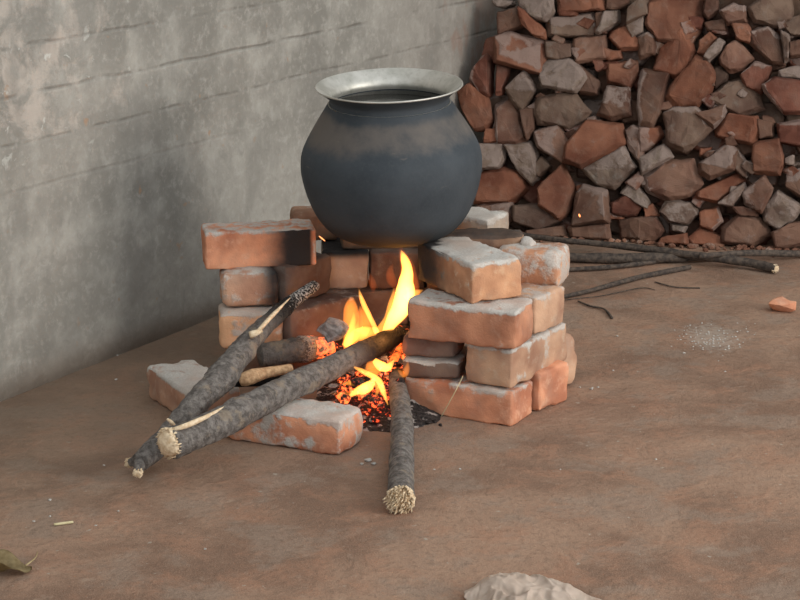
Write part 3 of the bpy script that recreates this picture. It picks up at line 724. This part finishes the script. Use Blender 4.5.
PA, PB, PC, PD, PE = (480, 0, 5.0), (640, 0, 5.0), (480, 100, 4.2875), (640, 100, 4.2875), (440, 0, 4.444)
PILE = [
 (PA, [(50,0),(170,0),(165,22),(120,34),(80,30)], 'W', 'a', 'flat grey-white bit at the very top left corner of the heap, against the wall'),
 (PA, [(85,60),(185,38),(215,70),(218,125),(150,152),(88,182)], 'B', '', 'dull brown bat above the large white-ridged brick at the top left of the heap'),
 (PA, [(195,-20),(360,-20),(372,60),(330,110),(262,92),(205,42)], 'W', 'a', 'rough grey-white mortar clod at the top edge of the heap, second from the wall'),
 (PA, [(200,42),(235,60),(325,148),(330,195),(270,180),(215,130)], 'O', '', 'narrow orange sliver slanting down under the rough grey-white clod'),
 (PA, [(82,190),(150,158),(330,205),(332,300),(310,372),(210,345),(84,312)], 'D', 't', 'large orange-brown brick with white mortar ridge along its upper edge, top left of heap'),
 (PA, [(325,205),(455,215),(462,285),(400,300),(330,295)], 'G', '', 'grey-brown bat joined to the right of the brick with the white ridge'),
 (PA, [(330,85),(555,62),(575,100),(575,175),(460,182),(338,180)], 'G', 'k', 'long brown brick with whitish stripes, above the square pink brick end'),
 (PA, [(385,-30),(600,-30),(620,48),(540,60),(395,60)], 'O', '', 'orange brick cut off by the top edge of the view, above the striped brown brick'),
 (PA, [(575,62),(628,58),(630,110),(578,162)], 'B', '', 'small dark brown wedge between the striped brick and a curved white piece'),
 (PA, [(622,50),(690,48),(692,110),(600,170),(582,165),(628,112)], 'W', 'a', 'curved white mortar piece near the top, right of the striped brown brick'),
 (PA, [(462,188),(620,175),(632,290),(474,320)], 'P', '', 'square pink brick end with pale spots in the upper left of the heap'),
 (PA, [(320,300),(440,293),(505,340),(532,392),(480,465),(315,430),(303,392)], 'W', 'a', 'pinkish-white five-sided block below the square pink brick end'),
 (PA, [(460,300),(540,365),(592,402),(585,470),(490,466)], 'B', '', 'brown wedge on the right shoulder of the pinkish-white block'),
 (PA, [(220,355),(272,420),(275,450),(212,562),(160,520),(123,440)], 'G', 'k', 'beige diamond-shaped chunk at the left of the heap, under the white-ridged brick'),
 (PA, [(80,312),(142,336),(112,470),(78,472)], 'R', '', 'upright red strip beside the wall, left of the beige diamond'),
 (PA, [(290,490),(380,470),(470,468),(545,560),(500,610),(440,640),(300,620),(270,560)], 'G', '', 'broad grey-brown chunk with a fine ridge, below the pinkish-white block'),
 (PA, [(632,310),(778,303),(782,352),(742,432),(640,410)], 'D', '', 'orange-brown block right of the brown wedge, near the middle top'),
 (PA, [(640,430),(740,440),(750,570),(660,600),(585,572),(620,520)], 'B', 'k', 'beige-brown block with a pale top, under the orange-brown one'),
 (PA, [(645,150),(730,122),(742,190),(800,200),(795,240),(700,252),(640,182)], 'O', '', 'orange brick with a lighter notch, left of the biggest red brick'),
 (PA, [(732,130),(820,75),(815,160),(760,195)], 'W', 'a', 'whitish slanted strip near the top, touching the biggest red brick'),
 (PA, [(635,-30),(745,-30),(740,20),(700,42),(628,48)], 'B', '', 'brown bat at the top edge, above the curved white mortar piece'),
 (PA, [(738,40),(800,-20),(830,-10),(840,70),(735,125)], 'G', '', 'grey bat at the top edge, immediately left of the biggest red brick'),
 (PA, [(638,258),(700,252),(712,290),(640,302)], 'O', '', 'tiny orange chip above the orange-brown block'),
 (PE, [(70,412),(130,370),(168,430),(205,430),(228,520),(202,570),(150,575),(95,495)], 'O', '', 'vivid orange brick just right of the pot shoulder'),
 (PE, [(150,290),(200,238),(218,260),(218,420),(165,425),(128,350)], 'R', 'l', 'reddish slab leaning in the corner above the vivid orange brick'),
 (PE, [(240,470),(300,438),(350,500),(385,620),(350,650),(255,640),(235,560)], 'P', 'l', 'upright chunk, white at left and salmon at right, right of the vivid orange brick'),
 (PB, [(45,10),(100,-20),(310,-20),(300,120),(250,215),(210,130),(170,138),(158,200),(90,200),(68,130),(28,120)], 'D', '', 'biggest red-orange brick in the upper middle of the heap'),
 (PB, [(160,205),(210,142),(272,250),(242,340),(180,385),(60,350),(95,235)], 'O', '', 'orange lump hanging directly under the biggest red-orange brick'),
 (PB, [(280,285),(340,308),(372,370),(352,460),(290,530),(200,545),(120,490),(150,430),(240,360)], 'O', '', 'pear-shaped orange chunk in the middle of the heap'),
 (PB, [(5,350),(150,360),(135,450),(100,570),(60,640),(-5,620),(-15,470)], 'B', 'l', 'tall brown brick with a pale left edge, left of the pear-shaped chunk'),
 (PB, [(-10,185),(40,160),(75,190),(70,270),(0,292)], 'B', 't', 'brown bat with a white edge, left of the orange lump'),
 (PB, [(322,-10),(392,0),(392,50),(340,95),(312,60)], 'B', '', 'small brown bat at the top edge, right of the biggest red-orange brick'),
 (PB, [(400,55),(470,20),(530,30),(532,110),(440,122)], 'P', 'k', 'crumbly pinkish lump flecked with white near the top right'),
 (PB, [(318,110),(440,90),(425,150),(340,152)], 'B', '', 'flat brown flake under the small brown bat, top right'),
 (PB, [(300,200),(350,155),(382,190),(332,280),(280,270)], 'O', '', 'small orange wedge above the pear-shaped chunk'),
 (PB, [(318,290),(395,190),(425,215),(410,255),(345,315)], 'W', 'a', 'slanted white mortar stick above the pear-shaped chunk'),
 (PB, [(400,290),(435,230),(480,200),(560,290),(512,350),(450,362),(405,325)], 'P', '', 'rounded salmon chunk right of the white mortar stick'),
 (PB, [(540,40),(620,-20),(750,-20),(755,95),(700,135),(570,108)], 'G', '', 'wide grey-brown brick at the top right of the heap'),
 (PB, [(545,155),(640,128),(700,190),(722,320),(660,312),(552,222)], 'B', 't', 'large brown chunk with a white upper edge, under the wide grey-brown brick'),
 (PB, [(500,370),(570,308),(652,330),(640,370),(602,460),(530,432)], 'R', 't', 'reddish block with a pale top, lower left of the large brown chunk'),
 (PB, [(340,500),(430,400),(500,388),(580,450),(612,540),(500,585),(415,512)], 'G', '', 'grey-brown sloping block right of the pear-shaped chunk'),
 (PB, [(705,155),(745,180),(752,215),(745,300),(722,318)], 'G', 'a', 'narrow pale strip on the right flank of the large brown chunk'),
 (PB, [(742,215),(830,195),(830,280),(755,285)], 'B', '', 'brown bat cut by the right edge, near the top'),
 (PB, [(618,430),(680,392),(830,410),(830,570),(720,565),(640,485)], 'R', 'l', 'red-brown brick cut by the right edge, grey on its left'),
 (PB, [(690,350),(780,325),(830,335),(830,400),(690,385)], 'W', 'a', 'pale mortar bit at the right edge, above the grey-sided red brick'),
 (PB, [(690,95),(750,110),(830,60),(830,190),(750,175)], 'G', '', 'grey bat at the right edge beside the wide grey-brown brick'),
 (PD, [(105,60),(140,35),(240,35),(312,120),(230,200),(190,222),(120,190)], 'G', 't', 'olive-brown boulder-like chunk with a white top, centre right'),
 (PD, [(242,60),(370,20),(360,80),(318,122)], 'B', 'r', 'brown triangle with a white right edge, wedged above the olive-brown chunk'),
 (PD, [(315,122),(380,60),(500,70),(512,130),(480,190),(325,155)], 'O', '', 'salmon-orange slab right of the olive-brown chunk'),
 (PD, [(502,80),(568,90),(572,160),(512,168)], 'B', '', 'dark brown filler piece right of the salmon-orange slab'),
 (PD, [(485,190),(600,168),(617,270),(600,320),(480,310)], 'D', '', 'squarish orange-brown brick end at the right, below the salmon-orange slab'),
 (PD, [(588,100),(710,85),(710,200),(600,182)], 'R', 't', 'red brick with a white top line, cut by the right edge'),
 (PD, [(250,272),(380,180),(412,222),(402,300),(300,340),(258,312)], 'B', 't', 'tilted brown block with a white upper edge, centre right'),
 (PD, [(412,200),(472,290),(452,335),(405,300)], 'G', 'r', 'grey face piece on the right of the tilted brown block'),
 (PD, [(240,392),(430,300),(442,350),(332,440),(250,422)], 'O', '', 'bright orange wedge sloping down left under the tilted brown block'),
 (PD, [(444,352),(455,385),(400,462),(335,445)], 'G', 'a', 'grey flank under the bright orange wedge'),
 (PD, [(12,330),(100,258),(222,258),(262,360),(210,412),(120,432),(30,392)], 'P', 'l', 'large pink-brown chunk with whitish left top, lower centre'),
 (PD, [(-5,120),(80,113),(97,150),(45,205),(-5,232)], 'O', 'h', 'small chunk, half white and half orange, left of the olive-brown one'),
 (PD, [(-5,250),(60,240),(100,188),(142,245),(80,262),(10,320)], 'W', 'a', 'white mortar band above the large pink-brown chunk'),
 (PD, [(85,480),(110,435),(222,435),(247,490),(200,532),(130,522)], 'W', 'a', 'white mortar clod near the floor, under the large pink-brown chunk'),
 (PD, [(132,530),(200,542),(190,572),(140,562)], 'W', 'a', 'small white mortar nugget just under the white clod'),
 (PD, [(255,480),(330,458),(352,520),(312,562),(260,540)], 'O', 'r', 'small orange block with a white right side, near the floor'),
 (PD, [(440,400),(530,330),(572,380),(522,482),(450,450)], 'P', 'h', 'grey-pink chunk left of the pale grey boulder, lower right'),
 (PD, [(525,460),(590,388),(700,455),(670,502),(600,552),(532,520)], 'W', 'a', 'pale grey boulder of mortar near the floor at the lower right'),
 (PD, [(630,310),(710,280),(710,430),(625,372)], 'B', 'k', 'brown chunk with a pale cap at the right edge, above the pale grey boulder'),
 (PD, [(620,250),(662,238),(662,282),(622,276)], 'W', 'a', 'white mortar nugget above the pale-capped chunk at the right'),
 (PD, [(355,550),(420,490),(520,510),(562,580),(480,625),(350,610)], 'B', '', 'low brown chunk on the floor, left of the pale grey boulder'),
 (PD, [(205,590),(262,542),(350,585),(350,640),(220,640)], 'O', '', 'orange-brown chunk on the floor below the small orange block'),
 (PD, [(85,590),(200,568),(205,640),(80,645)], 'O', '', 'orange chunk on the floor below the white nugget'),
 (PD, [(-5,510),(70,500),(102,560),(70,620),(-5,620)], 'B', '', 'brown chunk on the floor left of the white clod'),
 (PD, [(400,460),(440,452),(510,472),(500,502),(430,500)], 'B', '', 'thin brown chip above the low brown chunk'),
 (PD, [(570,570),(640,530),(710,520),(710,620),(580,640)], 'B', '', 'brown chunk on the floor at the right edge, under the pale grey boulder'),
 (PC, [(105,195),(215,180),(242,230),(202,280),(245,330),(215,360),(150,290)], 'W', 'a', 'light grey block narrowing downward, right of the pot at mid height'),
 (PC, [(205,290),(260,240),(300,280),(252,332)], 'G', '', 'dark grey stone-like bit beside the light grey block'),
 (PC, [(235,140),(340,100),(362,180),(395,210),(360,272),(250,200)], 'P', 'h', 'pink chunk with white patches, left of the slanting orange brick'),
 (PC, [(375,190),(460,90),(600,105),(615,190),(440,292),(370,262)], 'O', '', 'long orange brick slanting up to the right at mid height'),
 (PC, [(430,290),(610,195),(667,290),(572,382),(500,362)], 'W', 'k', 'white and pink slab lying under the long slanting orange brick'),
 (PC, [(-20,190),(100,180),(100,250),(80,290),(-20,300)], 'W', 'a', 'white block with red scars touching the right side of the pot'),
 (PC, [(-20,320),(100,290),(160,310),(192,380),(142,432),(120,442),(-20,440)], 'O', '', 'rusty orange brick right of the pot, low in the heap'),
 (PC, [(250,380),(350,275),(402,380),(372,480),(340,512),(262,452)], 'D', '', 'large brown-orange kite-shaped chunk low in the left half'),
 (PC, [(408,400),(440,362),(542,390),(552,520),(398,540)], 'B', 't', 'brown brick standing upright with a white top, low in the middle'),
 (PC, [(-20,450),(130,440),(140,500),(110,525),(-20,525)], 'P', 'a', 'pinkish-white block low at the far left, beside the rusty orange brick'),
 (PC, [(140,450),(250,440),(342,520),(250,560),(150,522)], 'S', '', 'dark smoky brown chunk low at the left, right of the pinkish-white block'),
 (PC, [(560,440),(640,395),(690,460),(662,500),(560,490)], 'R', '', 'dark red triangular face low in the centre'),
 (PC, [(600,398),(658,330),(720,430),(725,470),(690,455),(640,392)], 'W', 'a', 'white slanting slab over the dark red triangle'),
 (PC, [(592,512),(700,500),(695,600),(600,600)], 'B', '', 'brown chunk on the floor below the dark red triangle'),
 (PC, [(620,130),(650,110),(690,120),(690,270),(640,222)], 'P', 'a', 'upright pale pink sliver right of the slanting orange brick'),
 (PC, [(200,560),(350,540),(370,600),(200,610)], 'B', '', 'flat brown chunk on the floor at the left of the heap'),
 (PC, [(385,548),(550,530),(560,605),(390,610)], 'B', '', 'brown chunk on the floor under the upright white-topped brick'),
 (PC, [(20,120),(65,125),(75,180),(10,188)], 'O', '', 'little orange lump just under the vivid orange brick by the pot'),
 (PC, [(170,40),(235,30),(235,130),(205,170),(180,100)], 'B', '', 'brown piece between the white-salmon chunk and the broad grey-brown one'),
 (PB, [(460,120),(540,120),(560,175),(550,215),(480,195)], 'D', '', 'small orange-brown bat over the rounded salmon chunk'),
 (PB, [(370,330),(400,330),(440,370),(430,400),(375,440),(378,370)], 'S', '', 'small dark brown bit right of the pear-shaped chunk'),
]
dd = {}
for i, (frame, pts, col, mort, lab) in enumerate(PILE):
    ox, oy, k = frame
    xs = [ox+x/k for x, y in pts]; ys = [oy+y/k for x, y in pts]
    out = random.Random(i*7+1).uniform(-.012, .020)
    poly = [on_plane(x, y, HP, HN) for x, y in zip(xs, ys)]
    for p in poly:
        if p.z < .004: p.z = .004
    area = (max(xs)-min(xs))*(max(ys)-min(ys))
    shard('broken_brick', poly, 300+i, col, mort, m0=.12, out=out, depth=.10 if area > 500 else .06, label=lab, bulge=.022 if area > 500 else .014)
# bats wedged behind the face, seen only in the gaps, and the rest of the heap beyond the frame
rnd = random.Random(77)
def bat(c, s, seed, label, group, col=None):
    ps = []
    a0 = rnd.uniform(0, 6.28); n = rnd.choice((4, 5, 5, 6))
    for q in range(n):
        a = a0+2*PI*q/n+rnd.uniform(-.25, .25)
        ps.append(c+(HU*math.cos(a)*s*rnd.uniform(.8, 1.15)+HV*math.sin(a)*s*rnd.uniform(.6, .9)))
    return shard('broken_brick', ps, seed, col or rnd.choice('ODBPGRBD'), rnd.choice(('', '', 't', 'l', 'a', 'r')), m0=.1, depth=.07, label=label, group=group)
k = 0
for iv in range(8):
    for iu in range(-1, 11):
        u = -.04+iu*.092+(iv % 2)*.045; v = .045+iv*.078
        c = HP+HU*u+HV*v-HN*.058
        # keep clear of the left wall
        if (c-WA).dot(WN) < .08: continue
        bat(c, .056, 900+k, 'broken brick wedged deep behind the front face of the heap', 'bricks deep in the heap', rnd.choice('BSSGBR')); k += 1
for iv in range(9):
    for iu in range(-2, 13):
        u = -.06+iu*.1+(iv % 2)*.05; v = .05+iv*.085
        c = HP+HU*u+HV*v
        x = 400+F*c.x/(c.y*math.cos(PIT)+(CH-c.z)*math.sin(PIT)); y = 300-F*(c.y*math.sin(PIT)+(c.z-CH)*math.cos(PIT))/(c.y*math.cos(PIT)+(CH-c.z)*math.sin(PIT))
        if (c-WA).dot(WN) < .08: continue
        if (-25 < y < 260 and x < 825): continue
        bat(c+HN*rnd.uniform(-.01, .015), .058, 1200+k, 'broken brick in the heap past the right or top edge of the view', 'bricks beyond the frame'); k += 1
def corept(u, v):
    p = HP+HU*(-.09+1.6*u)+HV*(-.02+.98*v)-HN*(.075-.03*noise.noise(Vector((u*14, v*9, 0)))-.02*noise.noise(Vector((u*50, v*33, 0))))
    d = (p-WA).dot(WN)
    if d < .01: p += WN*(.01-d)
    return p
o = link('brick_dust', grid(120, 70, corept), CLAY); nv = len(o.data.vertices); attr(o, 'mort', [0]*nv); attr(o, 'soot', [.1]*nv); o.color = (.17, .105, .078, .2)
tag(o, 'brown brick dust and grit packed into the gaps of the heap', 'rubble', kind='stuff')
# small bats and chips lodged between the bigger ones
rnd = random.Random(41)
for i in range(70):
    c = HP+HU*rnd.uniform(-.02, .75)+HV*rnd.uniform(.03, .62)-HN*rnd.uniform(.0, .02); s = rnd.uniform(.016, .030)
    if (c-WA).dot(WN) < .06: continue
    a0 = rnd.uniform(0, 6); ps = [c+HU*math.cos(a0+q*1.4+rnd.uniform(-.3, .3))*s+HV*math.sin(a0+q*1.4+rnd.uniform(-.3, .3))*s*rnd.uniform(.6, 1) for q in range(4)]
    shard('brick_fragment', ps, 1500+i, rnd.choice('ODBPGRB'), rnd.choice(('', '', 'a', 'h', 't')), m0=.1, depth=.03, label='small brick fragment lodged between the bigger pieces of the heap', group='small fragments lodged in the heap')
# ragged rubble crumbs at the foot of the heap
bm = bmesh.new(); rnd = random.Random(8)
for i in range(260):
    u = rnd.uniform(-.25, 1.15); c = HP+HU*u+Vector((rnd.gauss(0, .015), -abs(rnd.gauss(0, .035))+.01, 0)); s = rnd.uniform(.003, .012)
    if (c-WA).dot(WN) < .05: continue
    r = bmesh.ops.create_icosphere(bm, subdivisions=1, radius=s)
    for v in r['verts']: v.co = Vector((v.co.x*rnd.uniform(.7, 1.3), v.co.y*rnd.uniform(.7, 1.3), v.co.z*.7+s*.5))+c
o = link('brick_crumbs', bm, CLAY, None, False); nv = len(o.data.vertices); attr(o, 'mort', [.3]*nv); attr(o, 'soot', [.1]*nv); o.color = (.26, .13, .09, 1)
tag(o, 'loose brick crumbs strewn along the foot of the heap', 'rubble', kind='stuff')

# ------------------------------------------------------------------ dark sticks on the floor by the heap
def stick(label, pts, mat=DARKSTICK, tip=False, seed=1, knob=.18, name='stick', cat='stick'):
    P = [P3(x, y, z*.85, r*.8) for x, y, z, r in pts]; root = empty(name, Vector(P[0][:3])); tag(root, label, cat)
    bm, ts = tube(P, seg=12, n=8, knob=knob, seed=seed); o = link('bark', bm, mat, root)
    if tip:
        d = Vector(P[-1][:3])-Vector(P[-2][:3]); link('cut_end', frayed(P[-1][:3], d, P[-1][3]*.9, seed, k=60, ln=.012), PALE, root)
stick('longest dark stick on the floor along the heap, pale cut end at the right', [(505, 233, .034, .009), (560, 240, .035, .010), (620, 246, .034, .011), (700, 256, .030, .013), (745, 262, .022, .015), (776, 269, .016, .014)], tip=True, seed=2)
stick('thick dark stick under the longest one, running level to the left', [(535, 256, .017, .014), (600, 258, .017, .016), (660, 258, .017, .016), (712, 257, .014, .010)], seed=3)
stick('thin dark stick under the thick one, close to the stove', [(560, 270, .008, .006), (610, 267, .009, .008), (655, 262, .008, .006)], seed=4)
stick('knotty thin stick slanting up right from behind the stove', [(563, 297, .007, .006), (600, 288, .008, .007), (640, 277, .008, .008), (690, 267, .008, .008)], seed=5)
stick('dark stick at the foot of the heap, running out at the right edge', [(700, 256, .05, .008), (750, 253, .030, .010), (810, 254, .012, .012)], seed=6)
stick('crooked twig lying on the floor right of the stove', [(578, 301, .004, .002), (590, 306, .005, .003), (604, 309, .005, .003), (612, 318, .004, .004)], seed=7)
stick('hair-thin twig on the floor below the crossing sticks', [(655, 282, .003, .002), (675, 287, .004, .002), (700, 288, .003, .002)], seed=8)
stick('short twig bit on the floor, furthest right of the loose twigs', [(560, 300, .003, .0015), (600, 296, .004, .0015), (640, 288, .003, .0015), (655, 290, .003, .001)], seed=12)

# ------------------------------------------------------------------ small things on the floor
def lump(name, px, py, s, seed, mat, label, cat, flat=.5, col=None, group=None):
    o = chunk(name, gp(px, py, -.001), s, seed, mat, flat=flat)
    if col: o.color = (*COL[col], 1)
    tag(o, label, cat, group); return o
lump('brick_chip', 782, 311, .040, 51, CLAY, 'flat orange brick chip alone on the floor at the right edge', 'brick chip', .45, 'O')
for x, y, s in ((592, 390, .006), (598, 388, .004), (617, 337, .004), (580, 388, .003), (656, 460, .003), (368, 462, .008), (374, 465, .006), (362, 465, .004), (434, 470, .003), (460, 470, .003), (613, 371, .003), (725, 372, .003), (117, 356, .004), (116, 380, .004), (50, 501, .004), (50, 517, .003), (34, 522, .003), (104, 466, .003), (118, 512, .003), (205, 550, .003), (96, 526, .003), (684, 354, .004), (702, 324, .003), (560, 470, .0025)):
    lump('lime_crumb', x, y, s, int(x*y) % 997, LIME, 'tiny white crumb of lime on the bare earth floor', 'crumb', .6, group='white crumbs scattered on the floor')
bm = bmesh.new(); rnd = random.Random(3)
for i in range(120):
    c = gp(rnd.gauss(712, 20), rnd.gauss(338, 7)); s = rnd.uniform(.0008, .0028)
    r = bmesh.ops.create_icosphere(bm, subdivisions=1, radius=s)
    for v in r['verts']: v.co = Vector((v.co.x, v.co.y, v.co.z*.5+s*.3))+c
o = link('lime_powder', bm, LIME, None, False); tag(o, 'patch of whitish lime powder spilt on the floor at the right', 'lime powder', kind='stuff')
# straw
a, b = gp(54, 524.5, .003), gp(73, 522, .003)
bm, _ = tube([(*a, .0022), (*((a+b)/2), .0024), (*b, .0022)], seg=8, n=3, knob=.05)
o = link('straw', bm, STRAW); recenter(o); tag(o, 'short pale yellow bit of straw on the floor at the lower left', 'straw')
a, b, d_ = gp(461, 378, .10), gy(455, 392, 3.70), gp(441, 417, .003)
a = gy(463, 376, 3.715)
bm, _ = tube([(*a, .0008), (*b, .0009), (*d_, .0008)], seg=6, n=6, knob=.05)
o = link('grass_stalk', bm, STRAW); recenter(o); tag(o, 'thin dry grass stalk leaning on the bottom orange brick of the stove', 'grass stalk')
# dry leaf
def leafpt(u, v):
    x = (u-.5)*.075; w = .030*math.sin(PI*min(1, max(0, u*.96+.02)))**.7; y = (v-.5)*2*w
    return Vector((x, y, .004+.022*abs(v-.5)*2*(.5+.5*math.sin(u*5))+.006*noise.noise(Vector((x*50, y*50, 0)))+.004))
bm = grid(24, 14, leafpt)
bmesh.ops.solidify(bm, geom=bm.faces[:], thickness=.0008)
le = empty('dry_leaf', gp(8, 574)); tag(le, 'curled dry brown leaf with a long stalk on the floor at the left edge', 'leaf')
o = link('blade', bm, LEAF); o.parent = le; le.rotation_euler = (0, 0, math.radians(12))
bm, _ = tube([(.028, 0, .012, .0016), (.040, .02, .012, .0013), (.046, .05, .006, .001), (.049, .075, .004, .0008)], seg=8, n=5, knob=0)
o = link('stalk', bm, LEAF); o.parent = le
# crumpled sheet
def sheet(u, v):
    a = gp(470, 596); x = .225*u-.010; y = -.20+.235*v
    prof = math.sin(PI*(.06+.88*u))**.5*math.sin(PI*(.03+.94*v))**.5
    far = .045-.28*max(0, u-.50)**1.3-.30*max(0, .14-u)           # outline of the far side
    y = -.20+(far+.20)*v
    def rg(q): return 1-abs(noise.noise(q))*2.2
    z = prof*(.028-.014*u)+prof*(.018*rg(Vector((u*2.6-v, v*2.2+u*1.5, 3)))+.009*rg(Vector((u*4.5+v*4, v*2.5-u*2, 1)))+.003*rg(Vector((u*12, v*9-u*9, 5))))
    return Vector((a.x+x+.008*fbm(Vector((v*5, u*5, 2))), a.y+y+.008*fbm(Vector((u*6, v*3, 7))), max(.002, z)))
bm = grid(110, 110, sheet)
bmesh.ops.solidify(bm, geom=bm.faces[:], thickness=.0015)
o = link('crumpled_sheet', bm, CLOTH); recenter(o); tag(o, 'crumpled off-white sheet of thin plastic or cloth on the floor at the bottom edge', 'sheet')

# ------------------------------------------------------------------ light
# daylight through the wide doorway on the right
dl = bpy.data.lights.new('doorway_daylight', 'AREA'); dl.shape = 'RECTANGLE'; dl.size = 1.7; dl.size_y = 1.8; dl.energy = 112; dl.color = (1, .95, .88)
do = bpy.data.objects.new('doorway_daylight', dl); C.objects.link(do); do.location = (3.7, 1.7, 1.75)
do.rotation_euler = (Vector((3.7, 1.8, 1.9))-Vector((0, 4, .3))).to_track_quat('Z', 'Y').to_euler()
w = bpy.data.worlds.new('hazy_sky'); bpy.context.scene.world = w; w.use_nodes = True; nt = w.node_tree; nt.nodes.clear(); g = N(nt)
tc = g.n('ShaderNodeTexCoord'); sep = g.n('ShaderNodeSeparateXYZ'); g.l(tc.outputs['Generated'], sep.inputs[0])
s = g.math('ADD', .84, g.math('MULTIPLY', sep.outputs[1], -.30))
s = g.math('ADD', s, g.math('MULTIPLY', sep.outputs[0], .25))
bg = g.n('ShaderNodeBackground'); bg.inputs[0].default_value = (.92, .97, 1, 1); g.l(s, bg.inputs[1])
ow = g.n('ShaderNodeOutputWorld'); g.l(bg.outputs[0], ow.inputs[0])
sc = bpy.context.scene
sc.view_settings.view_transform = 'Standard'; sc.view_settings.look = 'None'; sc.view_settings.gamma = 1; sc.view_settings.exposure = 0
sc.view_settings.use_curve_mapping = False
